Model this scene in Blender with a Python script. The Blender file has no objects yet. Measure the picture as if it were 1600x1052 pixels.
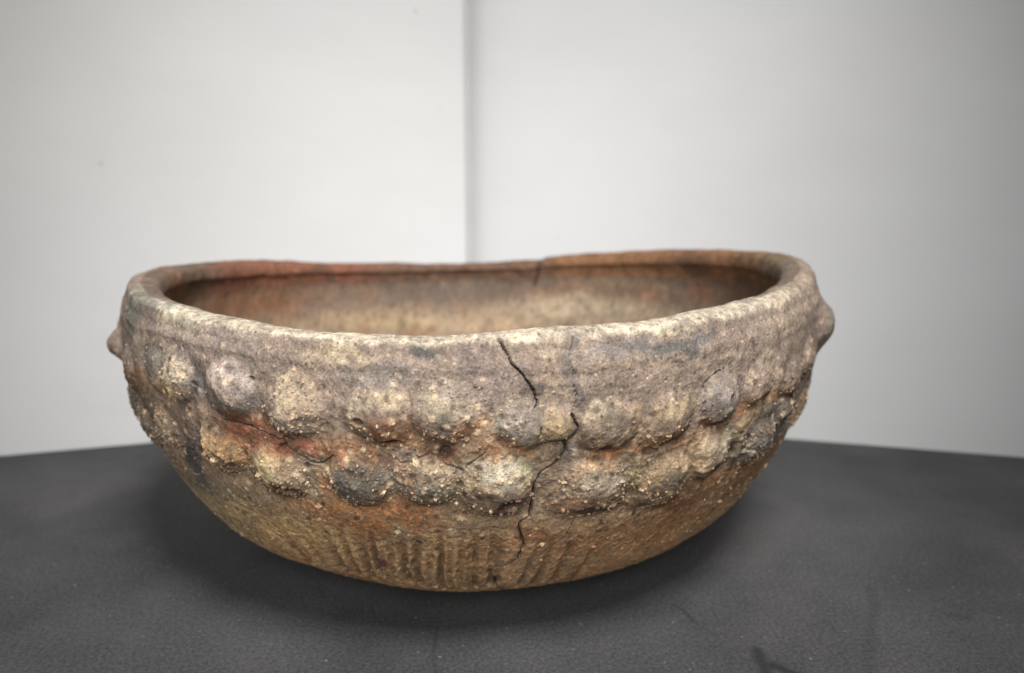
import bpy, math
import numpy as np

# ------------------------------------------------------------------ camera, light, exposure
K = 0.12                     # rim radius of the bowl in metres; bowl data below is in rim radii
scene = bpy.context.scene
C = scene.collection
cam_d = bpy.data.cameras.new("camera")
cam = bpy.data.objects.new("camera", cam_d)
C.objects.link(cam)
cam_d.sensor_width = 36.0
cam_d.lens = 25.99
cam_d.clip_start = 0.005
cam_d.clip_end = 20.0
cam.location = (0.1108 * K, -2.33 * K, 0.9985 * K)
cam.rotation_euler = (math.radians(90 - 9.93), 0, 0)
cam_d.dof.use_dof = True
cam_d.dof.focus_distance = 1.42 * K
cam_d.dof.aperture_fstop = 11.0
scene.camera = cam

world = bpy.data.worlds.new("World")
scene.world = world
world.use_nodes = True
bg = world.node_tree.nodes["Background"]
bg.inputs[0].default_value = (0.95, 0.97, 1.0, 1)
bg.inputs[1].default_value = 0.09


def area(name, loc, target, size, energy, color=(1, 1, 1), spread=180):
    d = bpy.data.lights.new(name, 'AREA')
    d.shape = 'DISK'
    d.size = size
    d.energy = energy
    d.color = color
    d.spread = math.radians(spread)
    o = bpy.data.objects.new(name, d)
    o.location = loc
    v = [t - l for t, l in zip(target, loc)]
    L = math.sqrt(sum(c * c for c in v))
    o.rotation_euler = (math.acos(-v[2] / L), 0, math.atan2(v[1], v[0]) - math.pi / 2)
    C.objects.link(o)
    return o


area("overhead_lamp", (0.11, -0.40, 0.60), (-0.025, 0.07, 0.03), 0.19, 1.14, (1.0, 0.995, 0.985), 62)
area("front_lamp", (-0.02, -0.58, 0.33), (-0.03, 0.12, 0.025), 0.24, 0.33, (1.0, 0.995, 0.99), 47)

vs = scene.view_settings
vs.view_transform = 'Standard'
vs.look = 'None'
vs.exposure = 0.0
vs.gamma = 1.0
vs.use_curve_mapping = False
scene.cycles.use_denoising = True


# ------------------------------------------------------------------ helpers
def new_mat(name):
    m = bpy.data.materials.new(name)
    m.use_nodes = True
    nt = m.node_tree
    return m, nt, nt.nodes, nt.links, nt.nodes["Principled BSDF"]


def mesh_obj(name, verts, faces, mat, parent=None, smooth=False):
    me = bpy.data.meshes.new(name)
    me.from_pydata([tuple(v) for v in verts], [], [tuple(f) for f in faces])
    me.materials.append(mat)
    if smooth:
        me.polygons.foreach_set("use_smooth", [True] * len(me.polygons))
    me.update()
    o = bpy.data.objects.new(name, me)
    o.parent = parent
    C.objects.link(o)
    return o


def tag(o, label, cat=None, kind=None, group=None):
    o["label"] = label
    if cat: o["category"] = cat
    if kind: o["kind"] = kind
    if group: o["group"] = group


rng = np.random.default_rng(7)
PERM = rng.permutation(256)
PERM = np.concatenate([PERM, PERM, PERM])
GRAD = rng.normal(size=(256, 3))
GRAD = (GRAD / np.linalg.norm(GRAD, axis=1, keepdims=True)).astype(np.float32)


def perlin(p, f, seed=0):
    q = (p * f + seed * 17.31).astype(np.float32)
    i = np.floor(q).astype(np.int32)
    w = q - i
    s = w * w * w * (w * (w * 6 - 15) + 10)
    i &= 255
    out = 0
    for dx in (0, 1):
        a = PERM[(i[:, 0] + dx) & 255]
        wx = s[:, 0] if dx else 1 - s[:, 0]
        for dy in (0, 1):
            b = PERM[a + ((i[:, 1] + dy) & 255)]
            wy = s[:, 1] if dy else 1 - s[:, 1]
            for dz in (0, 1):
                g = GRAD[PERM[b + ((i[:, 2] + dz) & 255)]]
                wz = s[:, 2] if dz else 1 - s[:, 2]
                out = out + wx * wy * wz * (g[:, 0] * (w[:, 0] - dx) + g[:, 1] * (w[:, 1] - dy) + g[:, 2] * (w[:, 2] - dz))
    return out * 1.5


def fbm(p, f, n, seed=0, gain=0.5):
    out, a = 0, 1.0
    for k in range(n):
        out = out + a * perlin(p, f * 2.03 ** k, seed + k)
        a *= gain
    return out


def worley(p, f, seed=0):
    """nearest cell distance and a random value of that cell"""
    q = (p * f + seed * 9.77).astype(np.float32)
    i = np.floor(q).astype(np.int32)
    best = np.full(len(q), 9.0, np.float32)
    val = np.zeros(len(q), np.float32)
    J = np.random.default_rng(seed + 50).random((256, 4)).astype(np.float32)
    for dx in (-1, 0, 1):
        for dy in (-1, 0, 1):
            for dz in (-1, 0, 1):
                c = i + np.array([dx, dy, dz], np.int32)
                h = PERM[PERM[PERM[c[:, 0] & 255] + (c[:, 1] & 255)] + (c[:, 2] & 255)]
                d = np.sqrt(((c + J[h, :3] - q) ** 2).sum(1))
                m = d < best
                best[m] = d[m]
                val[m] = J[h[m], 3]
    return best, val


def sstep(a, b, x):
    t = np.clip((x - a) / (b - a), 0, 1)
    return t * t * (3 - 2 * t)


def lin(c):
    c = np.asarray(c, float) / 255.0
    return np.where(c <= 0.04045, c / 12.92, ((c + 0.055) / 1.055) ** 2.4)


# ------------------------------------------------------------------ table top
def table_material():
    m, nt, N, L, b = new_mat("dark_grey_table_sheet")
    tc = N.new("ShaderNodeTexCoord")

    def noise(scale, detail=4, rough=0.6):
        n = N.new("ShaderNodeTexNoise")
        n.inputs["Scale"].default_value = scale
        n.inputs["Detail"].default_value = detail
        n.inputs["Roughness"].default_value = rough
        L.new(tc.outputs["Object"], n.inputs["Vector"])
        return n

    def ramp(src, stops):
        r = N.new("ShaderNodeValToRGB")
        e = r.color_ramp.elements
        while len(e) < len(stops): e.new(0.5)
        for el, (p, c) in zip(e, stops):
            el.position = p
            el.color = (*c, 1) if isinstance(c, tuple) else (c, c, c, 1)
        L.new(src, r.inputs[0])
        return r.outputs[0]

    def mix(kind, fac, a, bb):
        x = N.new("ShaderNodeMix")
        x.data_type = 'RGBA'
        x.blend_type = kind
        for sock, v in ((x.inputs[0], fac), (x.inputs[6], a), (x.inputs[7], bb)):
            if hasattr(v, "type"): L.new(v, sock)
            else: sock.default_value = v
        return x.outputs[2]

    def math_(op, a, bb=None, clamp=False):
        x = N.new("ShaderNodeMath")
        x.operation = op
        x.use_clamp = clamp
        for k, v in enumerate((a, bb)):
            if v is None: continue
            if hasattr(v, "type"): L.new(v, x.inputs[k])
            else: x.inputs[k].default_value = v
        return x.outputs[0]

    col = ramp(noise(11, 6, .65).outputs[0], [(0.32, (0.033, 0.033, 0.034)), (0.68, (0.064, 0.063, 0.063))])
    pink = ramp(noise(14, 3).outputs[0], [(0.52, 0.0), (0.72, 0.45)])
    col = mix('MIX', pink, col, (0.086, 0.075, 0.077, 1))
    grain = ramp(noise(900, 3, 0.7).outputs[0], [(0.30, 0.60), (0.70, 1.5)])
    col = mix('MULTIPLY', 1.0, col, grain)
    grain2 = ramp(noise(1500, 2, 0.6).outputs[0], [(0.3, 0.75), (0.7, 1.25)])
    col = mix('MULTIPLY', 1.0, col, grain2)
    # pale dust specks
    vo = N.new("ShaderNodeTexVoronoi")
    vo.inputs["Scale"].default_value = 330
    L.new(tc.outputs["Object"], vo.inputs["Vector"])
    sp = ramp(vo.outputs["Distance"], [(0.0, 1.0), (0.16, 0.0)])
    rnd = N.new("ShaderNodeSeparateColor")
    L.new(vo.outputs["Color"], rnd.inputs[0])
    keep = ramp(rnd.outputs[0], [(0.72, 0.0), (0.95, 0.75)])
    col = mix('MIX', math_('MULTIPLY', sp, keep), col, (0.30, 0.29, 0.28, 1))
    # scratches, creases and one dark mark, each a line on the sheet (in rim radii)
    sep = N.new("ShaderNodeSeparateXYZ")
    nz = noise(60, 2)
    vm = N.new("ShaderNodeVectorMath"); vm.operation = 'SCALE'; vm.inputs[3].default_value = 0.006
    va = N.new("ShaderNodeVectorMath"); va.operation = 'ADD'
    L.new(nz.outputs["Color"], vm.inputs[0]); L.new(tc.outputs["Object"], va.inputs[0]); L.new(vm.outputs[0], va.inputs[1])
    L.new(va.outputs[0], sep.inputs[0])
    lines = [((0.519, -0.592), (0.552, -0.665), 0.006, 0.55), ((0.552, -0.665), (0.600, -0.735), 0.005, 0.30),
             ((0.668, -0.790), (0.655, -0.960), 0.020, 0.72), ((0.690, -0.852), (0.790, -0.915), 0.018, 0.80),
             ((1.063, -0.511), (0.880, -0.900), 0.016, 0.22), ((-0.070, -0.694), (-0.050, -0.900), 0.008, 0.30),
             ((1.194, -0.637), (1.244, -0.654), 0.012, 0.25)]
    for (ax, ay), (bx, by), w, dep in lines:
        ax, ay, bx, by, w = [v * K for v in (ax, ay, bx, by, w)]
        ax += .003; bx += .003; ay += .003; by += .003
        dx, dy = bx - ax, by - ay
        L2 = dx * dx + dy * dy
        px = math_('SUBTRACT', sep.outputs[0], ax); py = math_('SUBTRACT', sep.outputs[1], ay)
        t = math_('MULTIPLY', math_('ADD', math_('MULTIPLY', px, dx), math_('MULTIPLY', py, dy)), 1 / L2, True)
        ex = math_('SUBTRACT', px, math_('MULTIPLY', t, dx)); ey = math_('SUBTRACT', py, math_('MULTIPLY', t, dy))
        d2 = math_('ADD', math_('MULTIPLY', ex, ex), math_('MULTIPLY', ey, ey))
        f = math_('SUBTRACT', 1.4, math_('MULTIPLY', math_('SQRT', d2), 1.2 / w), True)
        col = mix('MIX', math_('MULTIPLY', f, dep), col, (0.016, 0.016, 0.017, 1))
    L.new(col, b.inputs["Base Color"])
    b.inputs["Roughness"].default_value = 0.82
    b.inputs["Specular IOR Level"].default_value = 0.25
    bp = N.new("ShaderNodeBump")
    bp.inputs["Strength"].default_value = 0.35
    bp.inputs["Distance"].default_value = 0.0006
    L.new(noise(1200, 3, 0.7).outputs[0], bp.inputs["Height"])
    L.new(bp.outputs[0], b.inputs["Normal"])
    return m


def box(x0, x1, y0, y1, z0, z1):
    v = [(x, y, z) for x in (x0, x1) for y in (y0, y1) for z in (z0, z1)]
    f = [(0, 1, 3, 2), (4, 6, 7, 5), (0, 4, 5, 1), (2, 3, 7, 6), (0, 2, 6, 4), (1, 5, 7, 3)]
    return v, f


v, f = box(-0.75, 0.75, -0.62, 0.32, -0.03, 0.0)
t = mesh_obj("table_top", v, f, table_material())
tag(t, "matt dark grey table surface under the clay bowl", kind="structure")


# ------------------------------------------------------------------ white backdrop boards
def board_material(name, warm):
    m, nt, N, L, b = new_mat(name)
    tc = N.new("ShaderNodeTexCoord")
    n = N.new("ShaderNodeTexNoise")
    n.inputs["Scale"].default_value = 7
    n.inputs["Detail"].default_value = 5
    L.new(tc.outputs["Object"], n.inputs["Vector"])
    r = N.new("ShaderNodeValToRGB")
    e = r.color_ramp.elements
    e[0].position, e[1].position = 0.32, 0.68
    e[0].color = (0.455, 0.453, 0.453, 1) if not warm else (0.44, 0.434, 0.424, 1)
    e[1].color = (0.475, 0.475, 0.475, 1) if not warm else (0.465, 0.464, 0.462, 1)
    L.new(n.outputs[0], r.inputs[0])
    base = r.outputs[0]
    if warm:
        sx = N.new("ShaderNodeSeparateXYZ"); L.new(tc.outputs["Object"], sx.inputs[0])
        mr = N.new("ShaderNodeMapRange"); mr.inputs[1].default_value = -0.10; mr.inputs[2].default_value = -0.30
        L.new(sx.outputs[0], mr.inputs[0])
        mz = N.new("ShaderNodeMapRange"); mz.inputs[1].default_value = 0.10; mz.inputs[2].default_value = 0.26
        L.new(sx.outputs[2], mz.inputs[0])
        mm = N.new("ShaderNodeMath"); mm.operation = 'MULTIPLY'; L.new(mr.outputs[0], mm.inputs[0]); L.new(mz.outputs[0], mm.inputs[1])
        m2 = N.new("ShaderNodeMath"); m2.operation = 'MULTIPLY'; L.new(mm.outputs[0], m2.inputs[0]); L.new(n.outputs[0], m2.inputs[1])
        mx = N.new("ShaderNodeMix"); mx.data_type = 'RGBA'; L.new(m2.outputs[0], mx.inputs[0])
        L.new(base, mx.inputs[6]); mx.inputs[7].default_value = (0.50, 0.44, 0.35, 1)
        base = mx.outputs[2]
    ns = N.new("ShaderNodeTexNoise"); ns.inputs["Scale"].default_value = 30; ns.inputs["Detail"].default_value = 8; ns.inputs["Roughness"].default_value = .7
    mp = N.new("ShaderNodeMapping"); mp.inputs["Scale"].default_value = (.35, .35, 1); L.new(tc.outputs["Object"], mp.inputs[0]); L.new(mp.outputs[0], ns.inputs["Vector"])
    rs = N.new("ShaderNodeValToRGB"); rs.color_ramp.elements[0].position = .35; rs.color_ramp.elements[0].color = (.93, .93, .93, 1)
    rs.color_ramp.elements[1].position = .62; rs.color_ramp.elements[1].color = (1.02, 1.02, 1.02, 1)
    L.new(ns.outputs[0], rs.inputs[0])
    xs = N.new("ShaderNodeMix"); xs.data_type = 'RGBA'; xs.blend_type = 'MULTIPLY'; xs.inputs[0].default_value = .4
    L.new(base, xs.inputs[6]); L.new(rs.outputs[0], xs.inputs[7])
    base = xs.outputs[2]
    # a few tiny flecks of dirt
    vo = N.new("ShaderNodeTexVoronoi")
    vo.inputs["Scale"].default_value = 26
    L.new(tc.outputs["Object"], vo.inputs["Vector"])
    q = N.new("ShaderNodeValToRGB")
    q.color_ramp.elements[0].color = (0.82, 0.81, 0.79, 1); q.color_ramp.elements[0].position = 0.02
    q.color_ramp.elements[1].color = (1, 1, 1, 1); q.color_ramp.elements[1].position = 0.055
    L.new(vo.outputs["Distance"], q.inputs[0])
    x = N.new("ShaderNodeMix"); x.data_type = 'RGBA'; x.blend_type = 'MULTIPLY'; x.inputs[0].default_value = 0.7
    L.new(base, x.inputs[6]); L.new(q.outputs[0], x.inputs[7])
    L.new(x.outputs[2], b.inputs["Base Color"])
    b.inputs["Roughness"].default_value = 0.65
    b.inputs["Specular IOR Level"].default_value = 0.2
    return m


def board(a, b_, back, height, mat, label, dip=0.0):
    """a standing board whose front face runs from a to b_ (rim radii), `back` thick; its end at a is curled back by `dip`"""
    ax, ay = a; bx, by = b_
    dx, dy = bx - ax, by - ay
    l = math.hypot(dx, dy)
    nx, ny = -dy / l, dx / l
    if ny < 0: nx, ny = -nx, -ny
    vv, ff = [], []
    stops = [k / 70 * 0.42 for k in range(70)] + [0.42 + (l - 0.42) * k / 12 for k in range(13)]
    for d in stops:
        s = d / l
        e = d - 0.142                       # the other board's edge stands here; right of it the card is bent back to shade the seam
        off = dip * math.exp(-e / 0.055) if e > 0 else dip * max(0.0, 1 + e / 0.006)
        for k in (0, back):
            for z in (0.0, height):
                lean = z * 0.012
                q = k + lean + off
                vv.append(((ax + dx * s + nx * q) * K, (ay + dy * s + ny * q) * K, z * K + 0.0004))
    n = len(stops) - 1
    for i in range(n):
        o = 4 * i
        ff += [(o, o + 4, o + 5, o + 1), (o + 2, o + 3, o + 7, o + 6), (o + 1, o + 5, o + 7, o + 3), (o, o + 2, o + 6, o + 4)]
    ff += [(0, 1, 3, 2), (4 * n, 4 * n + 2, 4 * n + 3, 4 * n + 1)]
    ob = mesh_obj("backdrop_board", vv, ff, mat)
    tag(ob, label, "board", group="white boards behind the bowl")
    return ob


CX, CY = -0.105, 1.15
board((CX, CY), (CX - 4.4, CY - 4.4 * 0.327), 0.012, 3.6, board_material("white_card_left", True),
      "white backdrop board left of the vertical seam behind the bowl")
board((CX - 0.14, CY + 0.0135 + 0.14 * 0.28), (CX + 4.6, CY + 0.0135 - 4.6 * 0.28), 0.012, 3.6, board_material("white_card_right", False),
      "white backdrop board right of the vertical seam behind the bowl", dip=0.055)

# ------------------------------------------------------------------ the bowl: surface data
# All positions on the bowl are (angle in degrees, height fraction); -90 degrees is the front.
H = 0.7977
U = np.array([0, .012, .05, .12, .22, .35, .5, .65, .8, .92, 1.0])
RU = np.array([0.0, 0.4144, 0.5542, 0.6873, 0.7991, 0.8792, 0.9459, 0.9887, 1.0112, 1.0075, 0.9758])
KNOBS = [
    (-143.5,0.775,0.055,0.035), (-131.5,0.818,0.050,0.028), (-126.3,0.820,0.062,0.045), (-116.7,0.818,0.066,0.045), (-107.8,0.795,0.066,0.040), 
    (-97.8,0.797,0.068,0.050), (-91.0,0.802,0.066,0.046), (-82.0,0.765,0.052,0.034), (-79.2,0.768,0.042,0.030), (-73.2,0.748,0.058,0.036), 
    (-65.8,0.740,0.058,0.038), (-58.0,0.777,0.058,0.050), (-50.8,0.787,0.050,0.030), (-41.8,0.765,0.050,0.035), (-35.0,0.790,0.045,0.030), 
    (-131.8,0.647,0.050,0.030), (-120.0,0.630,0.058,0.040), (-111.8,0.593,0.066,0.045), (-101.0,0.595,0.062,0.044), (-93.2,0.608,0.062,0.042), 
    (-85.2,0.585,0.070,0.050), (-74.0,0.568,0.078,0.040), (-64.0,0.555,0.066,0.045), (-57.5,0.605,0.060,0.042), (-46.5,0.590,0.060,0.045), 
    (-41.5,0.665,0.045,0.028), ]
CRACKS = [
    
    (1.00,[(-85.00,0.9925),(-84.75,0.9700),(-84.00,0.9425),(-83.50,0.9225),(-82.75,0.9025),(-82.50,0.8900),(-82.00,0.8725),(-81.75,0.8500),(-81.25,0.8275)]), 
    (0.70,[(-81.25,0.8275),(-81.75,0.8150)]), (0.50,[(-81.25,0.8275),(-80.50,0.8250)]), (0.60,[(-80.75,0.7875),(-80.75,0.7650),(-80.50,0.7350)]), 
    (0.45,[(-77.25,0.9825),(-77.50,0.9600),(-77.50,0.9350),(-77.25,0.9075),(-77.50,0.8725),(-77.25,0.8300),(-77.75,0.7975)]), 
    (1.10,[(-77.75,0.7975),(-77.25,0.7800),(-76.75,0.7650),(-76.75,0.7425),(-77.25,0.7275),(-78.00,0.7175),(-78.00,0.6925),(-78.75,0.6550),(-79.75,0.6425),(-80.50,0.6300),(-81.00,0.6025),(-81.00,0.5700),(-81.00,0.5325),(-81.00,0.4925),(-81.75,0.4800),(-82.00,0.4625),(-81.75,0.4325),(-81.50,0.4000),(-82.00,0.3650),(-82.25,0.3275),(-83.50,0.3075),(-85.00,0.2850),(-85.75,0.2750),(-85.50,0.2425),(-84.50,0.2025),(-82.50,0.1525)]), 
    (0.60,[(-78.00,0.7175),(-79.25,0.7150),(-80.50,0.7075)]), 
    (0.70,[(-57.75,0.8575),(-59.00,0.8550),(-60.00,0.8450),(-60.75,0.8325),(-61.00,0.8150),(-61.00,0.7900),(-60.75,0.7525)]), 
    (0.50,[(-55.00,0.8550),(-54.75,0.8250),(-54.00,0.8050),(-53.00,0.7925)]), 
    (0.80,[(-120.00,0.7275),(-117.75,0.7275),(-113.00,0.7225),(-109.75,0.7000),(-109.00,0.6725),(-107.00,0.6475),(-105.25,0.6450),(-103.50,0.6700)]), 
    (0.50,[(-82.25,0.2375),(-80.00,0.3125),(-77.75,0.3725),(-76.25,0.4100),(-74.75,0.4625)]), (0.70,[(-59.50,0.1600),(-56.00,0.1700),(-51.50,0.1950)]), 
    (0.45,[(-100.25,0.7050),(-97.50,0.6875),(-96.00,0.6650),(-94.75,0.6725),(-92.50,0.6925),(-89.25,0.6450),(-86.50,0.6975)]), 
    (0.50,[(-86.00,0.4600),(-83.25,0.4550)]), ]
GROOVES = [
    (-116.00,0.3625,-116.25,0.2700), (-112.25,0.3500,-113.25,0.2500), (-100.50,0.4025,-102.50,0.2875), (-98.25,0.4325,-100.25,0.2750), 
    (-95.25,0.4300,-96.50,0.2650), (-91.75,0.4525,-93.25,0.2325), (-89.25,0.4425,-90.00,0.2450), (-86.50,0.4400,-87.00,0.2450), 
    (-88.50,0.4050,-88.75,0.2350), (-93.50,0.4025,-95.00,0.2525), (-84.75,0.4025,-84.75,0.2750), (-79.50,0.3900,-80.75,0.2325), 
    (-77.00,0.3850,-78.25,0.2225), (-74.00,0.3725,-75.00,0.2300), (-70.50,0.3300,-71.00,0.2050), (-105.00,0.3775,-107.25,0.2525), 
    (-107.75,0.3650,-109.75,0.2550), (-102.25,0.3975,-104.75,0.2625), (-96.75,0.4125,-98.25,0.2700), (-90.75,0.4175,-91.75,0.2350), 
    (-85.50,0.4275,-85.75,0.2600), (-87.75,0.4175,-88.00,0.2450), (-100.00,0.3775,-101.50,0.2750), ]
PITS = [
    (-110.2,0.557,0.016,0.016), (-109.0,0.700,0.012,0.014), (-109.8,0.682,0.010,0.012), (-53.5,0.595,0.014,0.016), (-55.2,0.573,0.012,0.010), 
    (-40.0,0.725,0.018,0.016), (-38.8,0.650,0.013,0.014), (-26.8,0.710,0.014,0.014), (-70.2,0.495,0.012,0.012), (-72.5,0.492,0.014,0.010), 
    (-74.5,0.482,0.010,0.008), (-96.5,0.730,0.014,0.012), (-98.0,0.710,0.010,0.010), (-99.8,0.777,0.010,0.008), (-119.5,0.620,0.013,0.012), 
    (-126.5,0.598,0.012,0.010), (-126.5,0.578,0.010,0.010), (-84.0,0.547,0.022,0.008), (-91.0,0.693,0.020,0.010), (-57.7,0.792,0.010,0.006), 
    (-85.8,0.268,0.012,0.010), (-122.5,0.818,0.008,0.008), (-113.2,0.865,0.007,0.008), (-50.0,0.743,0.022,0.010), (-65.2,0.680,0.020,0.008), 
    (-73.0,0.695,0.020,0.008), ]
RIBS = [
    (-70.75,0.7900,-67.50,0.4900), (-61.00,0.7300,-56.75,0.4675), (-53.50,0.7775,-51.75,0.5900), (-76.75,0.8725,-75.75,0.7150), 
    (-102.00,0.8075,-103.75,0.6225), (-46.50,0.8400,-46.75,0.6925), (-122.50,0.8175,-121.75,0.6325), ]
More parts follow.
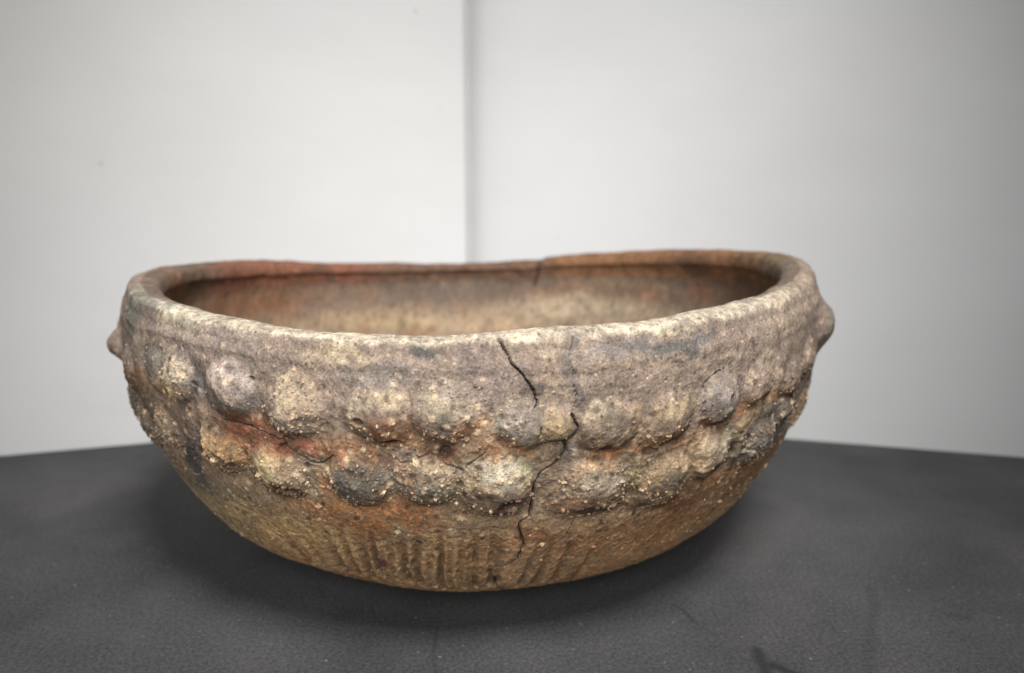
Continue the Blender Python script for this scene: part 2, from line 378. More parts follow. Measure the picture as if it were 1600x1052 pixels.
COLOUR_PATCHES = [  # colour patches, with pale knob tops and dark spots below knobs
    (0,-127.2,0.975,6.0,0.038,190,178,140,0.80), (0,-138.5,1.000,18.1,0.012,132,135,122,0.80), (0,-141.5,0.955,4.4,0.063,84,85,86,0.80), 
    (0,-122.8,0.948,10.8,0.033,136,121,112,0.60), (0,-126.8,0.840,3.8,0.050,196,182,155,0.90), (0,-128.0,0.780,2.7,0.040,184,146,88,0.70), 
    (0,-122.2,0.818,2.1,0.048,88,84,82,0.80), (0,-116.5,0.855,3.5,0.033,186,172,160,0.80), (0,-116.0,0.787,4.0,0.033,104,92,92,0.60), 
    (0,-115.0,0.743,4.6,0.035,118,72,50,0.80), (0,-131.2,0.833,3.5,0.056,92,87,80,0.70), (0,-139.0,0.763,5.0,0.046,140,96,60,0.80), 
    (0,-142.8,0.635,9.4,0.156,92,83,74,0.80), (0,-125.2,0.715,6.5,0.056,132,106,88,0.60), (0,-126.0,0.633,4.4,0.087,120,106,100,0.60), 
    (0,-108.8,0.843,1.5,0.056,204,188,152,0.80), (0,-106.2,0.850,3.1,0.052,166,146,118,0.60), (0,-102.5,0.938,4.4,0.037,168,152,118,0.50), 
    (0,-93.0,0.963,1.9,0.017,78,76,86,0.90), (0,-97.8,0.897,5.4,0.031,112,100,98,0.70), (0,-104.0,0.870,2.9,0.067,128,110,98,0.50), 
    (0,-100.0,0.810,1.0,0.050,204,190,160,0.90), (0,-97.0,0.845,2.5,0.023,190,172,132,0.80), (0,-96.8,0.772,2.9,0.042,112,72,48,0.80), 
    (0,-91.0,0.838,2.5,0.029,196,182,148,0.80), (0,-90.8,0.792,1.5,0.023,88,84,70,0.70), (0,-87.5,0.868,4.0,0.046,130,115,106,0.70), 
    (0,-94.5,0.730,4.2,0.031,140,100,70,0.60), (0,-113.8,0.720,6.0,0.025,136,72,52,0.80), (0,-110.8,0.682,6.5,0.027,166,86,62,0.85), 
    (0,-104.8,0.695,3.5,0.040,136,96,72,0.50), (0,-102.2,0.672,4.6,0.046,184,116,78,0.80), (0,-104.5,0.560,2.1,0.065,178,116,74,0.70), 
    (0,-111.8,0.620,2.7,0.067,206,186,134,0.90), (0,-110.2,0.557,1.7,0.031,60,44,34,0.90), (0,-119.3,0.645,3.8,0.056,160,126,84,0.70), 
    (0,-119.8,0.613,2.1,0.019,86,70,54,0.70), (0,-127.0,0.588,1.5,0.058,70,64,66,0.90), (0,-127.7,0.530,2.1,0.069,72,68,70,0.80), 
    (0,-129.2,0.405,8.8,0.121,88,82,78,0.85), (0,-141.5,0.393,0.6,0.106,170,146,112,0.60), (0,-121.8,0.380,18.3,0.079,188,158,102,0.85), 
    (0,-140.2,0.323,5.2,0.094,176,152,116,0.60), (0,-101.0,0.605,2.7,0.050,80,78,76,0.85), (0,-93.2,0.655,3.1,0.027,190,168,130,0.80), 
    (0,-92.5,0.593,2.5,0.027,118,116,106,0.80), (0,-91.2,0.693,3.1,0.029,92,62,42,0.80), (0,-96.2,0.638,1.5,0.038,150,112,78,0.50), 
    (0,-102.0,0.492,11.2,0.054,168,104,64,0.70), (0,-95.5,0.517,3.8,0.035,150,90,58,0.60), (0,-85.0,0.642,3.3,0.048,170,162,142,0.80), 
    (0,-82.8,0.625,1.2,0.037,186,176,124,0.70), (0,-84.0,0.545,1.9,0.029,74,50,48,0.90), (0,-84.0,0.700,3.3,0.029,152,94,62,0.75), 
    (0,-87.8,0.750,2.5,0.042,146,104,72,0.70), (0,-82.5,0.768,2.3,0.048,134,126,116,0.70), (0,-79.2,0.768,1.5,0.046,172,146,102,0.70), 
    (0,-92.2,0.365,11.2,0.081,168,126,82,0.60), (0,-83.0,0.398,1.7,0.067,178,122,84,0.70), (0,-100.2,0.297,1.2,0.027,76,38,44,0.80), 
    (0,-97.2,0.443,1.0,0.021,196,170,146,0.80), (0,-77.5,0.915,0.8,0.077,98,92,104,0.70), (0,-77.8,0.680,1.2,0.052,100,92,94,0.70), 
    (0,-70.5,0.943,4.6,0.025,104,98,98,0.70), (0,-65.2,0.940,4.2,0.019,86,84,92,0.85), (0,-61.3,0.958,2.7,0.012,96,90,98,0.85), 
    (0,-65.8,0.985,2.5,0.013,200,190,150,0.90), (0,-69.5,0.880,8.8,0.037,142,124,106,0.50), (0,-79.8,0.875,1.7,0.065,152,132,110,0.50), 
    (0,-74.8,0.805,2.1,0.023,172,158,132,0.70), (0,-72.8,0.758,1.9,0.033,108,98,84,0.60), (0,-73.0,0.695,3.1,0.023,146,82,50,0.85), 
    (0,-70.5,0.745,0.8,0.079,190,154,112,0.70), (0,-75.0,0.667,3.8,0.048,164,136,108,0.60), (0,-65.8,0.775,3.1,0.031,172,152,116,0.60), 
    (0,-66.2,0.690,4.2,0.021,122,84,50,0.80), (0,-59.8,0.630,1.5,0.115,202,172,130,0.80), (0,-56.2,0.642,3.3,0.060,178,168,146,0.80), 
    (0,-58.2,0.792,3.5,0.054,128,123,120,0.75), (0,-57.7,0.795,1.0,0.017,84,78,76,0.80), (0,-58.0,0.723,3.3,0.021,102,72,60,0.80), 
    (0,-49.8,0.735,6.7,0.023,126,74,46,0.85), (0,-51.8,0.688,1.9,0.079,200,168,122,0.85), (0,-44.5,0.580,7.3,0.127,92,82,86,0.90), 
    (0,-52.0,0.863,8.1,0.087,148,130,114,0.50), (0,-40.5,0.728,2.9,0.035,56,32,28,0.90), (0,-38.8,0.650,3.8,0.019,50,42,44,0.90), 
    (0,-27.0,0.705,4.4,0.046,52,44,38,0.80), (0,-23.8,0.843,3.8,0.110,108,104,90,0.70), (0,-39.2,0.955,12.7,0.067,144,128,110,0.50), 
    (0,-45.5,0.993,4.8,0.015,194,172,142,0.70), (0,-73.0,0.605,3.8,0.040,182,172,152,0.80), (0,-69.2,0.585,0.8,0.056,196,182,110,0.60), 
    (0,-72.0,0.490,3.8,0.013,72,46,36,0.90), (0,-75.8,0.530,3.3,0.025,172,128,98,0.60), (0,-64.8,0.573,3.7,0.046,150,128,98,0.60), 
    (0,-63.0,0.575,2.1,0.027,84,76,66,0.70), (0,-62.2,0.480,5.6,0.025,92,60,40,0.85), (0,-55.2,0.573,3.8,0.017,74,50,38,0.85), 
    (0,-53.5,0.593,1.5,0.027,58,40,36,0.90), (0,-55.0,0.522,2.7,0.023,194,166,116,0.70), (0,-48.5,0.495,10.0,0.058,158,108,68,0.70), 
    (0,-43.5,0.508,15.0,0.046,150,104,72,0.60), (0,-68.2,0.372,12.9,0.077,154,112,74,0.60), (0,-54.2,0.393,13.3,0.081,150,106,68,0.70), 
    (0,-59.5,0.265,13.1,0.106,168,120,78,0.60), (0,-76.0,0.297,7.1,0.071,134,104,78,0.60), (0,-74.0,0.372,4.0,0.044,140,88,62,0.50), 
    (0,-114.0,0.333,9.0,0.052,156,118,78,0.60), (1,181.2,0.922,23.8,0.065,128,88,62,0.80), (1,155.2,0.823,18.5,0.077,134,92,64,0.80), 
    (1,165.8,0.910,13.8,0.037,110,84,68,0.60), (1,135.8,0.863,14.6,0.062,124,100,84,0.60), (1,125.7,0.677,18.1,0.048,160,136,104,0.70), 
    (1,111.5,0.640,10.6,0.035,168,144,108,0.60), (1,100.5,0.820,20.8,0.071,104,92,82,0.80), (1,90.2,0.628,16.0,0.071,164,140,112,0.70), 
    (1,65.2,0.720,18.3,0.081,170,152,126,0.80), (1,46.0,0.705,13.8,0.042,176,160,130,0.70), (1,58.2,0.860,11.0,0.042,142,120,96,0.60), 
    (1,28.2,0.830,4.4,0.050,146,102,76,0.70), (1,14.0,0.865,13.3,0.052,118,98,80,0.70), (1,46.8,0.860,9.6,0.038,120,102,86,0.60), ]
PEBBLES = [
    (-97.5,0.440,0.0073), (-89.8,0.540,0.0064), (-87.8,0.550,0.0064), (-87.0,0.547,0.0045), (-86.0,0.542,0.0045), (-98.0,0.580,0.0055), 
    (-99.0,0.733,0.0055), (-97.0,0.703,0.0055), (-98.3,0.703,0.0055), (-109.2,0.743,0.0055), (-99.2,0.677,0.0045), (-94.5,0.593,0.0045), 
    (-93.2,0.605,0.0055), (-91.2,0.618,0.0055), (-90.5,0.620,0.0045), (-102.8,0.532,0.0045), (-103.8,0.608,0.0045), (-107.8,0.578,0.0045), 
    (-96.5,0.682,0.0045), (-99.0,0.765,0.0045), (-97.5,0.777,0.0045), (-96.5,0.758,0.0036), (-95.8,0.782,0.0036), (-101.2,0.703,0.0036), 
    (-88.8,0.715,0.0036), (-83.5,0.730,0.0045), (-83.8,0.710,0.0036), (-79.8,0.810,0.0036), (-66.8,0.575,0.0045), (-67.5,0.552,0.0045), 
    (-65.5,0.540,0.0045), (-64.5,0.547,0.0045), (-66.0,0.522,0.0036), (-63.2,0.525,0.0036), (-65.0,0.738,0.0036), (-64.2,0.720,0.0036), 
    (-66.0,0.715,0.0036), (-73.8,0.492,0.0045), (-41.5,0.438,0.0045), (-41.0,0.398,0.0045), (-94.2,0.680,0.0036), (-91.8,0.655,0.0045), 
    (-90.8,0.583,0.0036), (-93.0,0.540,0.0036), (-99.0,0.595,0.0036), (-48.0,0.445,0.0036), (-53.8,0.435,0.0036), (-70.0,0.468,0.0036), 
    (-107.8,0.570,0.0036), (-100.5,0.657,0.0036), (-85.8,0.517,0.0036), (-83.2,0.503,0.0036), (-95.5,0.713,0.0036), (-93.2,0.733,0.0036), 
    (-106.5,0.797,0.0036), (-105.5,0.792,0.0036), (-32.2,0.413,0.0036), ]
LUGS = [(-154.0, .805, .060, .050, .034), (-25.0, .855, .085, .070, .036)]


def pchip(x, y, xi):
    h = np.diff(x); d = np.diff(y) / h
    m = np.zeros_like(y)
    for i in range(1, len(x) - 1):
        if d[i - 1] * d[i] > 0:
            w1 = 2 * h[i] + h[i - 1]; w2 = h[i] + 2 * h[i - 1]
            m[i] = (w1 + w2) / (w1 / d[i - 1] + w2 / d[i])
    m[0] = d[0]; m[-1] = d[-1]
    k = np.clip(np.searchsorted(x, xi) - 1, 0, len(x) - 2); t = (xi - x[k]) / h[k]
    return ((2*t**3 - 3*t**2 + 1) * y[k] + (t**3 - 2*t**2 + t) * h[k] * m[k] + (-2*t**3 + 3*t**2) * y[k+1] + (t**3 - t**2) * h[k] * m[k+1])


def resample(pts, n):
    pts = np.array(pts, float)
    # Catmull-Rom, then equal arc length
    P = np.vstack([2 * pts[0] - pts[1], pts, 2 * pts[-1] - pts[-2]])
    out = []
    for i in range(1, len(P) - 2):
        t = np.linspace(0, 1, 24, endpoint=False)[:, None]
        a, b, c, d = P[i-1], P[i], P[i+1], P[i+2]
        out.append(0.5 * (2*b + (c-a)*t + (2*a-5*b+4*c-d)*t*t + (3*b-a-3*c+d)*t**3))
    out = np.vstack(out + [P[-2][None]])
    s = np.concatenate([[0], np.cumsum(np.linalg.norm(np.diff(out, axis=0), axis=1))])
    q = np.linspace(0, s[-1], n)
    return np.stack([np.interp(q, s, out[:, 0]), np.interp(q, s, out[:, 1])], 1)


uu = np.linspace(0.012, 0.955, 160)
NW, NL, NI = 470, 60, 100
wall = resample(np.stack([pchip(U, RU, uu), uu * H], 1), NW)
r95 = wall[-1, 0]
lip = resample([(r95, .955 * H), (.992, H - .018), (.987, H - .007), (.976, H - .001), (.955, H + .001), (.932, H - .002), (.916, H - .010), (.909, H - .024),
                (.907, H - .040), (.911, H - .048), (.919, H - .056), (.927, H - .075)], NL)[1:]
ui = np.linspace((H - .115) / H, 0.16, 60)
inner = resample([(.927, H - .075)] + list(zip(pchip(U, RU, ui) - .073, ui * H)) + [(.60, .10), (.45, .082), (.2, .076), (.0, .076)], NI)[1:]
under = np.stack([np.linspace(0, .4144, 10), np.zeros(10)], 1)[:-1]
under[:, 1] = .004 + .003 * (1 - under[:, 0] / .41)
prof = np.vstack([under, wall, lip, inner])
rows = len(prof)
iw0 = len(under); il0 = iw0 + NW; ii0 = il0 + NL - 1
apex = il0 + int(np.argmax(lip[:, 1]))

# columns: dense towards the camera side
NC = 1560
tt = np.linspace(0, 2 * np.pi, 4000)
dens = 1.0 + 1.9 * sstep(-0.15, 0.35, np.cos(tt))
cum = np.concatenate([[0], np.cumsum((dens[1:] + dens[:-1]) / 2)]); cum /= cum[-1]
th = np.interp(np.arange(NC) / NC, cum, tt) - np.pi / 2
TH, ROW = np.meshgrid(th, np.arange(rows))
r0 = prof[:, 0][:, None] * np.ones_like(TH)
z0 = prof[:, 1][:, None] * np.ones_like(TH)
UF = z0 / H
plan = 1 - .001 * np.cos(TH) - .0099 * np.cos(2 * TH) - .0013 * np.sin(2 * TH)
S = 1 + .0218*np.cos(TH) + .0029*np.sin(TH) + .042*np.cos(2*TH) + .0107*np.sin(2*TH) - .0007*np.cos(3*TH) + .002*np.sin(3*TH)
deg = np.degrees(TH)
deg = (deg + 250) % 360 - 250            # -250 .. 110, continuous over the front


def adiff(a, b):
    return (a - b + 180) % 360 - 180


# the old break in the back rim: the rim right of it stands a little higher
d75 = adiff(deg, 75.0)
stepz = np.where(d75 < 0, .0065 * np.exp(-(d75 / 38.0) ** 2), -.0025 * np.exp(-(d75 / 30.0) ** 2)) * sstep(.80, 1.0, UF)
X = r0 * plan * np.cos(TH); Y = r0 * plan * np.sin(TH)
Z = z0 * (1 + (S - 1) * UF ** 2) + stepz
G = np.stack([X, Y, Z], -1)


def normals(G):
    du = np.empty_like(G); du[1:-1] = G[2:] - G[:-2]; du[0] = G[1] - G[0]; du[-1] = G[-1] - G[-2]
    dt = np.roll(G, -1, 1) - np.roll(G, 1, 1)
    n = np.cross(dt, du)
    n /= np.maximum(np.linalg.norm(n, axis=-1, keepdims=True), 1e-12)
    n[0] = (0, 0, -1); n[-1] = (0, 0, 1)
    return n


NRM = normals(G)
P = G.reshape(-1, 3)
degf = deg.ravel(); uf = UF.ravel(); rowf = ROW.ravel(); rf = np.maximum(r0.ravel(), .2)
outer = rowf <= apex
ow = (rowf >= iw0) & outer
lipm = (rowf >= il0 - 14) & (rowf < ii0 + 4)

# ---- noise fields shared by relief and colour
n_big = fbm(P, 1.7, 3, 1)
n_med = fbm(P, 7.0, 3, 5)
n_mid = fbm(P, 20.0, 3, 9)
n_fine = fbm(P, 62.0, 3, 13, .62)
warp1 = fbm(P, 9.0, 3, 21, .6)
warp2 = fbm(P, 9.0, 3, 31, .6)
w_d = np.ones(len(P), np.float32); w_v = np.full(len(P), .5, np.float32); w2_d = w_d.copy(); w2_v = w_v.copy()
w_d[outer], w_v[outer] = worley(P[outer], 52.0, 3)       # coarse sandy grains
w2_d[outer], w2_v[outer] = worley(P[outer], 105.0, 4)    # fine grains

# ---- knobs
rk = np.random.default_rng(11)
for row_u, a0 in ((.80, -14.0), (.62, -30.0)):
    a = a0
    while a < (206 if row_u > .7 else 222):
        KNOBS.append((a if a <= 110 else a - 360, row_u + rk.uniform(-.02, .02), rk.uniform(.052, .068), rk.uniform(.026, .038)))
        a += rk.uniform(8.0, 10.5)
disp = np.zeros(len(P))
kn_id = np.full(len(P), -1)
kn_d = np.full(len(P), 9.0)
wa = warp1 * .005; wb = warp2 * .005
for i, (t0, u0, rad, amp) in enumerate(KNOBS):
    a = np.radians(adiff(degf, t0)) * rf
    m = ow & (np.abs(a) < rad * 2.2) & (np.abs(uf - u0) * H < rad * 2.4)
    amp = (max(amp, .036) * .56 if u0 > .7 else max(amp, .038) * .57); rad *= .96
    amp *= .92 if abs(t0 + 88) < 36 else .66
    aa = a[m] + wa[m]; bb = (uf[m] - u0) * H * 1.04 + wb[m]
    bb = np.where(bb < 0, bb * 1.02, bb * .90)
    d = np.sqrt(aa ** 2 + bb ** 2) / rad
    dome = .36 * np.sqrt(np.clip(1.0 - (d / 1.10) ** 2, 0, 1)) * (1 - sstep(.70, 1.10, d) * .6) + .64 * (1 - sstep(.05, 1.22, d))
    h = amp * dome * (1 + .10 * n_mid[m])
    h = h - .005 * np.exp(-((d - 1.25) / .26) ** 2) * (.3 + .7 * sstep(.5, -.6, bb / rad))   # pressed in around the foot of the knob
    disp[m] = np.where(d < kn_d[m], np.where(kn_d[m] < 1.1, np.maximum(disp[m], h), h), np.where(d < 1.1, np.maximum(disp[m], h), disp[m]))
    idx = np.where(m)[0]
    better = d < kn_d[idx]
    kn_d[idx[better]] = d[better]; kn_id[idx[better]] = i
# the two lugs that stand out in profile
lug_id = np.full(len(P), -1)
for i, (t0, u0, ra, rb, amp) in enumerate(LUGS):
    a = np.radians(adiff(degf, t0)) * rf / ra
    b = (uf - u0) * H / rb
    d = np.sqrt(a * a + b * b) + warp1 * .12
    disp += np.where(ow, amp * (1 - sstep(.15, 1.15, d)), 0)
    lug_id[ow & (d < 1.0)] = i

knobness = np.where(kn_d < 9, 1 - sstep(.7, 1.9, kn_d), 0)
lowness = sstep(.80, .60, uf)
gritty = np.clip(knobness * .8 + lowness * .55, 0, 1) * sstep(.18, .36, uf) * (0.55 + .9 * sstep(-.25, .35, n_med))
gritty = np.where(ow, gritty, 0)

# ---- general hand-made unevenness
disp += np.where(ow, .009 * n_big + .0028 * n_med * sstep(.2, .5, uf) + .0011 * n_mid * sstep(.0, .5, uf), .008 * n_big + .0035 * n_med + .001 * n_mid)
disp += np.where(ow, n_fine * (.0009 + .0004 * gritty + .0006 * sstep(.5, .35, uf)), n_fine * .0008)
bump = 1 - sstep(.05, .62, w_d)
disp += gritty * .0014 * bump * sstep(.45, .8, w_v) - gritty * .0022 * sstep(.2, .05, w_v) * bump
disp += np.where(ow, (.0007 + .0010 * gritty) * (1 - sstep(.05, .6, w2_d)) * sstep(.3, .8, w2_v), 0)
disp -= np.where(ow, .004 * sstep(.93, .98, w2_v) * (1 - sstep(.1, .5, w2_d)), 0)
# finger-wiped faint bands below the rim
disp += np.where(ow, .0006 * np.sin(uf * 150 + n_med * 3 + degf * .05) * sstep(.82, .9, uf) * (1 - sstep(.96, .98, uf)), 0)
# chewed rim
disp += np.where(lipm, .0008 * n_med + .0008 * n_mid - .003 * sstep(.45, .8, n_mid), 0)

# ---- grooves scraped into the foot
seg_g = np.zeros(len(P))
Pz = uf * H * 1.35


def seg_dist(m, t1, u1, t2, u2, j=0.0):
    rr = rf[m]
    ax = np.radians(adiff(degf[m], t1)) * rr + (warp1[m] + .45 * n_mid[m]) * j
    ay = Pz[m] - u1 * H * 1.35 + warp2[m] * j
    bx = np.radians(t2 - t1) * rr; by = (u2 - u1) * H * 1.35
    q = np.clip((ax * bx + ay * by) / np.maximum(bx * bx + by * by, 1e-9), 0, 1)
    return np.hypot(ax - q * bx, ay - q * by), q


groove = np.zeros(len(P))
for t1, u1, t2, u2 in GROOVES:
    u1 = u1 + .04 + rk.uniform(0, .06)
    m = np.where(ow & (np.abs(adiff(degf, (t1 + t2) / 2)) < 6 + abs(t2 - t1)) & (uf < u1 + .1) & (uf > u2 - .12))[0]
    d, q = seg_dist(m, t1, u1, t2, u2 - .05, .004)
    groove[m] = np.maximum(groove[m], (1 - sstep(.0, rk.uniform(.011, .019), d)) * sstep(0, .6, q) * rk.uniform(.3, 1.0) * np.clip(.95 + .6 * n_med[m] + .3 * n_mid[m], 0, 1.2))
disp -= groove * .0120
for t1, u1, t2, u2 in RIBS:                      # clay drawn up between the knobs
    m = np.where(ow & (np.abs(adiff(degf, (t1 + t2) / 2)) < 8) & (np.abs(uf - (u1 + u2) / 2) < .25))[0]
    d, q = seg_dist(m, t1, u1, t2, u2, .012)
    disp[m] += .006 * (1 - sstep(.0, .030, d)) * (1 + .3 * n_mid[m])
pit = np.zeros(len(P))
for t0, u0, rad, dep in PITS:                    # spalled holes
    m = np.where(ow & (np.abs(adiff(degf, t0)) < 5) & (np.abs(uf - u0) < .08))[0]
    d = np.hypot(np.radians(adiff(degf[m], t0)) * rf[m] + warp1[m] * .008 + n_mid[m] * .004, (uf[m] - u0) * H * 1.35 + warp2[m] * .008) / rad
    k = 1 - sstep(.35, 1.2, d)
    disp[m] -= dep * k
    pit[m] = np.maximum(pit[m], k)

# ---- cracks
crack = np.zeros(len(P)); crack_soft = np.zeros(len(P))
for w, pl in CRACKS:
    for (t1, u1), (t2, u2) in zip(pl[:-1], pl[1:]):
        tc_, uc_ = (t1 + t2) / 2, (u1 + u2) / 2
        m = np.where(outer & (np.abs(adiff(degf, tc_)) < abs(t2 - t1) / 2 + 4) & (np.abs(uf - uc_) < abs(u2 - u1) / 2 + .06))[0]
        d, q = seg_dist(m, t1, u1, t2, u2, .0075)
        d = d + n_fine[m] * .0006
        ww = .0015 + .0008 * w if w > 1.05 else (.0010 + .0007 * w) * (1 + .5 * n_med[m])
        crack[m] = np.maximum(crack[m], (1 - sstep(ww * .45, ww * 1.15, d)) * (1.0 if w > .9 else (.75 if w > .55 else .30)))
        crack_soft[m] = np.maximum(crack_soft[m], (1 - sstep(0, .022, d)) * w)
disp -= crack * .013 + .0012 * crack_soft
# the break through the back rim, seen on its inner face
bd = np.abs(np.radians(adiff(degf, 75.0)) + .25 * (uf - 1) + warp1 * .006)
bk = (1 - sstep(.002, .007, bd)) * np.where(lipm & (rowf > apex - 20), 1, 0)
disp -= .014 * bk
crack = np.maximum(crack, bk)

Pd = P + NRM.reshape(-1, 3) * disp[:, None]
Pd[:, 2] = np.maximum(Pd[:, 2], 0.0035)
# settle the foot: the lowest part of the wall stays near the table
GD = Pd.reshape(rows, NC, 3)
ND = normals(GD)

# ------------------------------------------------------------------ the bowl: colour of the clay
def mixc(c, rgb, a):
    return c + (np.asarray(rgb, float) - c) * a[:, None]


col = np.zeros((len(P), 3)) + (132, 115, 102)
col = mixc(col, (140, 118, 93), sstep(.86, .62, uf))
col = mixc(col, (192, 152, 108), sstep(.55, .32, uf))
col = mixc(col, (160, 146, 122), sstep(.15, .7, n_med) * .55)
col = mixc(col, (112, 100, 94), sstep(.1, .7, -warp1) * .55 * sstep(.4, .7, uf))
col = mixc(col, (158, 98, 62), sstep(.25, .8, warp2) * .5 * lowness)
inn = (~outer)
ci = np.zeros((len(P), 3)) + (122, 102, 86)
ci = mixc(ci, (106, 92, 80), sstep(.80, .92, uf) * .8)
ci = mixc(ci, (140, 122, 100), sstep(.82, .62, uf) * .7)
ci = mixc(ci, (150, 108, 78), sstep(.2, .7, warp1) * .5)
col[inn] = ci[inn]
for side, t0, u0, rt, ru, R_, G_, B_, st in COLOUR_PATCHES:
    m = np.where((outer if side == 0 else inn) & (np.abs(adiff(degf, t0)) < rt * 2 + 3) & (np.abs(uf - u0) < ru * 2 + .05))[0]
    da = (adiff(degf[m], t0) + warp1[m] * 1.7 + n_mid[m] * .6) / rt
    db = (uf[m] - u0 + warp2[m] * .026 + n_mid[m] * .009) / ru
    d = np.sqrt(da * da + db * db)
    a = (1 - sstep(.42, 1.42, d)) * st * (.94 if side == 0 else 1)
    a = a * np.clip(1.0 + .50 * n_fine[m] + .45 * (w2_v[m] - .5) + .4 * n_mid[m], 0, 1.1)
    B_ = min(B_, R_ - 6)
    if R_ - B_ < 24: G_ = max(G_, (R_ + B_) / 2 - 1)
    if R_ - G_ > 48: G_, B_ = G_ + 8, B_ + 4
    if side == 0 and u0 < .42: R_, G_, B_ = R_ * 1.18, G_ * 1.19, B_ * 1.18
    if R_ > 175: R_, G_, B_ = .86 * R_ + 14, .86 * G_ + 12, .86 * B_ + 12; a = a * .8
    col[m] = mixc(col[m], (R_, G_, B_), a)
# rim: pale worn edge in front, brown to red along the back
rim_f = sstep(.974, .990, uf + n_mid * .006 + warp1 * .010) * (rowf <= apex + 10)
front = sstep(54, 38, np.abs(adiff(degf, -87)) + warp2 * 8)
pale = np.clip(.8 + .25 * warp2 + .3 * n_fine, .3, 1)
col = mixc(col, (198, 188, 164), rim_f * front * pale * .70)
lf = (rowf > apex - 24) & (rowf < ii0 + 1)
backm = sstep(75, 95, np.abs(adiff(degf, -95))) * lf
x0 = adiff(degf, 75.0)
cb = np.zeros((len(P), 3)) + (112, 84, 66)
cb = mixc(cb, (128, 84, 64), sstep(40, 52, x0) * sstep(100, 88, x0))
cb = mixc(cb, (104, 92, 74), sstep(92, 106, x0))
cb = mixc(cb, (140, 100, 68), sstep(0, -6, x0) * .8)
cb = mixc(cb, (118, 100, 74), sstep(-62, -80, x0) * .9)
cb = mixc(cb, (84, 66, 54), sstep(.1, .6, warp1) * .6)
col[lf] = (col + (cb - col) * backm[:, None])[lf]
# sandy grains: pale or dark on their own
g_on = (1 - sstep(.18, .5, w_d)) * np.clip(.25 + gritty, 0, 1)
col = mixc(col, (206, 180, 144), g_on * sstep(.70, .84, w_v) * .85 * np.where(outer, 1, .35))
col = mixc(col, (74, 58, 48), g_on * sstep(.24, .08, w_v) * .75 * np.where(outer, 1, .2))
g2 = (1 - sstep(.15, .5, w2_d))
col = mixc(col, (200, 178, 148), g2 * sstep(.78, .92, w2_v) * .5 * np.where(outer, 1, .3))
col = mixc(col, (70, 60, 54), g2 * sstep(.26, .08, w2_v) * .6 * np.where(outer, 1, .25))
col = col * (1 + .15 * n_fine + .11 * n_mid)[:, None]
# grooves, pits and cracks coloured darker than the clay around them
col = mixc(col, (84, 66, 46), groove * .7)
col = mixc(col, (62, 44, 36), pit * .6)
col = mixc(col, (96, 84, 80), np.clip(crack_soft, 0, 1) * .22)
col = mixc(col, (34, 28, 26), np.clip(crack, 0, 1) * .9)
grey = col @ np.array([.3, .59, .11])
col = grey[:, None] + (col - grey[:, None]) * .92
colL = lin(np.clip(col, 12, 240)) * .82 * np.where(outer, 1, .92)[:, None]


def clay_material():
    m, nt, N, L, b = new_mat("low_fired_clay")
    at = N.new("ShaderNodeVertexColor"); at.layer_name = "clay"
    tc = N.new("ShaderNodeTexCoord")

    def noise(scale, detail, rough):
        n = N.new("ShaderNodeTexNoise")
        n.inputs["Scale"].default_value = scale
        n.inputs["Detail"].default_value = detail
        n.inputs["Roughness"].default_value = rough
        L.new(tc.outputs["Object"], n.inputs["Vector"])
        return n

    n1 = noise(1900, 3, 0.7)
    r = N.new("ShaderNodeValToRGB")
    r.color_ramp.elements[0].position = .30; r.color_ramp.elements[0].color = (.58, .56, .54, 1)
    r.color_ramp.elements[1].position = .70; r.color_ramp.elements[1].color = (1.42, 1.41, 1.40, 1)
    L.new(n1.outputs[0], r.inputs[0])
    x = N.new("ShaderNodeMix"); x.data_type = 'RGBA'; x.blend_type = 'MULTIPLY'; x.inputs[0].default_value = 1
    L.new(at.outputs[0], x.inputs[6]); L.new(r.outputs[0], x.inputs[7])
    L.new(x.outputs[2], b.inputs["Base Color"])
    b.inputs["Roughness"].default_value = .86
    b.inputs["Specular IOR Level"].default_value = .22
    bp = N.new("ShaderNodeBump")
    bp.inputs["Strength"].default_value = .7
    bp.inputs["Distance"].default_value = .0005
    L.new(noise(1300, 4, .7).outputs[0], bp.inputs["Height"])
    L.new(bp.outputs[0], b.inputs["Normal"])
    return m


CLAY = clay_material()
bowl = bpy.data.objects.new("clay_bowl", None)
bowl.empty_display_size = 0.02
C.objects.link(bowl)
tag(bowl, "weathered brown clay bowl with two rows of knobs and a jagged crack down its front", "bowl")

# faces of the grid, sorted into parts
fi, fj = np.meshgrid(np.arange(rows - 1), np.arange(NC), indexing='ij')
a = fi * NC + fj; b_ = fi * NC + (fj + 1) % NC
quads = np.stack([a, b_, b_ + NC, a + NC], -1).reshape(-1, 4)
frow = fi.ravel()
q0 = quads[:, 0]
part = np.zeros(len(quads), int)                       # 0 wall
part[frow < iw0] = 1                                   # 1 base
part[(frow >= il0 - 10) & (frow < ii0 - 4)] = 2        # 2 rim
part[frow >= ii0 - 4] = 3                              # 3 interior
kk = (kn_d[q0] < .98) & (part == 0)
part[kk] = 10 + kn_id[q0][kk]
lk = (lug_id[q0] >= 0) & (part == 0) | (lug_id[q0] >= 0) & (part >= 10)
part[lk] = 200 + lug_id[q0][lk]
nd = ND.reshape(-1, 3)


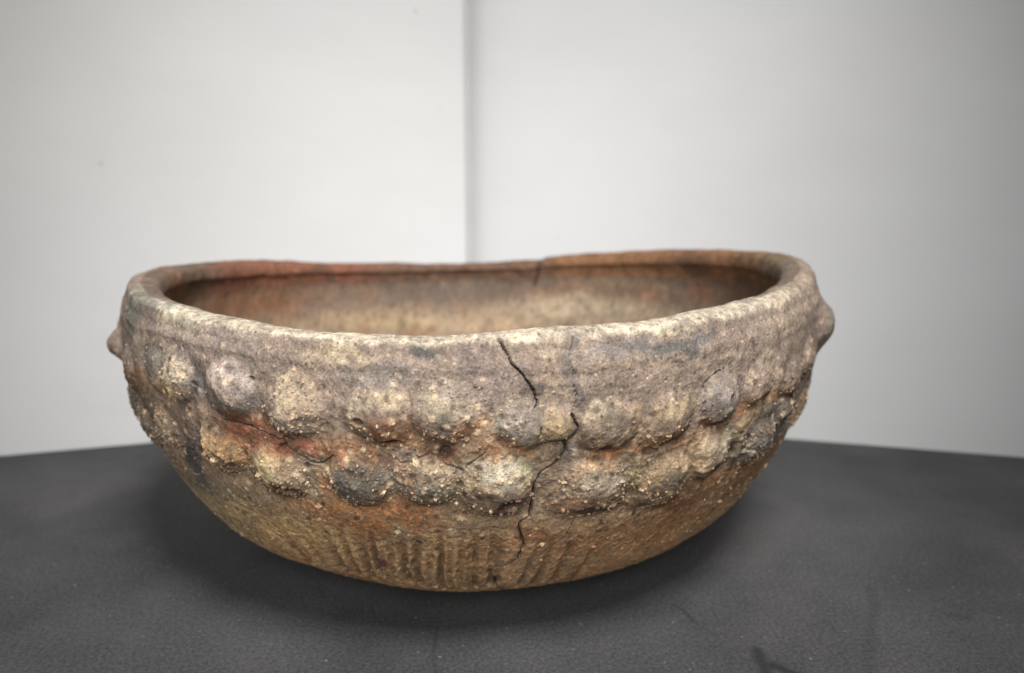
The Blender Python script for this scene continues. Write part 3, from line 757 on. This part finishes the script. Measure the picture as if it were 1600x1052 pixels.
def clay_part(name, faces, parent=bowl):
    used = np.unique(faces)
    remap = np.full(len(Pd), -1, np.int64)
    remap[used] = np.arange(len(used))
    fc = remap[faces]
    me = bpy.data.meshes.new(name)
    me.vertices.add(len(used))
    me.vertices.foreach_set("co", (Pd[used] * K).astype(np.float32).ravel())
    me.loops.add(fc.size)
    me.loops.foreach_set("vertex_index", fc.ravel().astype(np.int32))
    me.polygons.add(len(fc))
    me.polygons.foreach_set("loop_start", np.arange(0, fc.size, 4, dtype=np.int32))
    me.polygons.foreach_set("use_smooth", np.ones(len(fc), bool))
    me.update(calc_edges=True)
    ca = me.color_attributes.new("clay", 'FLOAT_COLOR', 'POINT')
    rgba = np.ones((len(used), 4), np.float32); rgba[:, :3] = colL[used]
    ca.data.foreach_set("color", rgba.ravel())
    me.normals_split_custom_set_from_vertices(nd[used].astype(np.float32))
    me.materials.append(CLAY)
    o = bpy.data.objects.new(name, me)
    o.parent = parent
    C.objects.link(o)
    return o


parts = {}
names = {0: "wall", 1: "base", 2: "rim", 3: "interior"}
for pid in np.unique(part):
    nm = names.get(int(pid), "knob" if pid < 200 else "lug")
    ob = clay_part(nm, quads[part == pid])
    parts[int(pid)] = ob
    if nm == "rim": ob["label"] = "uneven rim, worn pale in front and reddish brown at the back"
    if nm == "interior": ob["label"] = "smooth dusty brown inside of the bowl"

# ------------------------------------------------------------------ pale grit and pebbles in the clay
def pebble_shape(seed):
    r_ = np.random.default_rng(seed)
    t_ = (1 + 5 ** .5) / 2
    v_ = np.array([(-1, t_, 0), (1, t_, 0), (-1, -t_, 0), (1, -t_, 0), (0, -1, t_), (0, 1, t_), (0, -1, -t_), (0, 1, -t_), (t_, 0, -1), (t_, 0, 1), (-t_, 0, -1), (-t_, 0, 1)])
    v_ = v_ / np.linalg.norm(v_[0]) * r_.uniform(.75, 1.2, (12, 1)) * r_.uniform(.75, 1.25, (1, 3))
    f_ = np.array([(0, 11, 5), (0, 5, 1), (0, 1, 7), (0, 7, 10), (0, 10, 11), (1, 5, 9), (5, 11, 4), (11, 10, 2), (10, 7, 6), (7, 1, 8), (3, 9, 4), (3, 4, 2), (3, 2, 6), (3, 6, 8), (3, 8, 9), (4, 9, 5), (2, 4, 11), (6, 2, 10), (8, 6, 7), (9, 8, 1)])
    return v_, f_


SH = [pebble_shape(s) for s in range(12)]
rg = np.random.default_rng(5)
cand = np.where(ow & (uf > .24) & (uf < .93))[0]
wgt = (.03 + gritty[cand] ** 2 * (.4 + 2.2 * np.exp(-((kn_d[cand] - .75) / .4) ** 2))) * (np.where(np.abs(adiff(degf[cand], -90)) < 95, 1.0, .5)) * (1 - crack[cand])
pick = rg.choice(cand, 3800, replace=False, p=wgt / wgt.sum())
PC = np.array([(208, 184, 150), (196, 160, 120), (176, 132, 96), (150, 112, 82), (222, 204, 176), (112, 88, 70)])
gv, gf, gc = [], [], []
for k, p_ in enumerate(pick):
    v_, f_ = SH[k % 12]
    s_ = rg.uniform(.0014, .0036) * (1 + 1.0 * (rg.random() < .08))
    gf.append(f_ + 12 * k)
    gv.append(Pd[p_] + nd[p_] * s_ * -.10 + v_[:, rg.permutation(3)] * s_)
    c_ = .84 * colL[p_] + .16 * lin(PC[rg.choice(6, p=[.26, .26, .2, .12, .08, .08])])
    gc.append(np.tile(c_, (12, 1)))
gv = np.vstack(gv) * K; gf = np.vstack(gf); gc = np.vstack(gc)


def tri_obj(name, v_, f_, c_):
    me = bpy.data.meshes.new(name)
    me.from_pydata(v_.tolist(), [], f_.tolist())
    ca = me.color_attributes.new("clay", 'FLOAT_COLOR', 'POINT')
    rgba = np.ones((len(v_), 4), np.float32); rgba[:, :3] = c_
    ca.data.foreach_set("color", rgba.ravel())
    me.materials.append(CLAY)
    me.update()
    o = bpy.data.objects.new(name, me)
    o.parent = bowl
    C.objects.link(o)
    return o


tri_obj("grit", gv, gf, gc)["kind"] = "stuff"
fr = np.where(ow)[0]
for k, (t0, u0, s_) in enumerate(PEBBLES):
    p_ = fr[np.argmin((adiff(degf[fr], t0) / 60) ** 2 + (uf[fr] - u0) ** 2)]
    v_, f_ = SH[k % 12]
    pb = tri_obj("pebble", (Pd[p_] - nd[p_] * s_ * .15 + v_ * s_) * K, f_, lin(PC[[0, 0, 1, 1][k % 4]]) * .68)
    if kn_d[p_] < .98: pb.parent = parts.get(10 + int(kn_id[p_]), bowl)
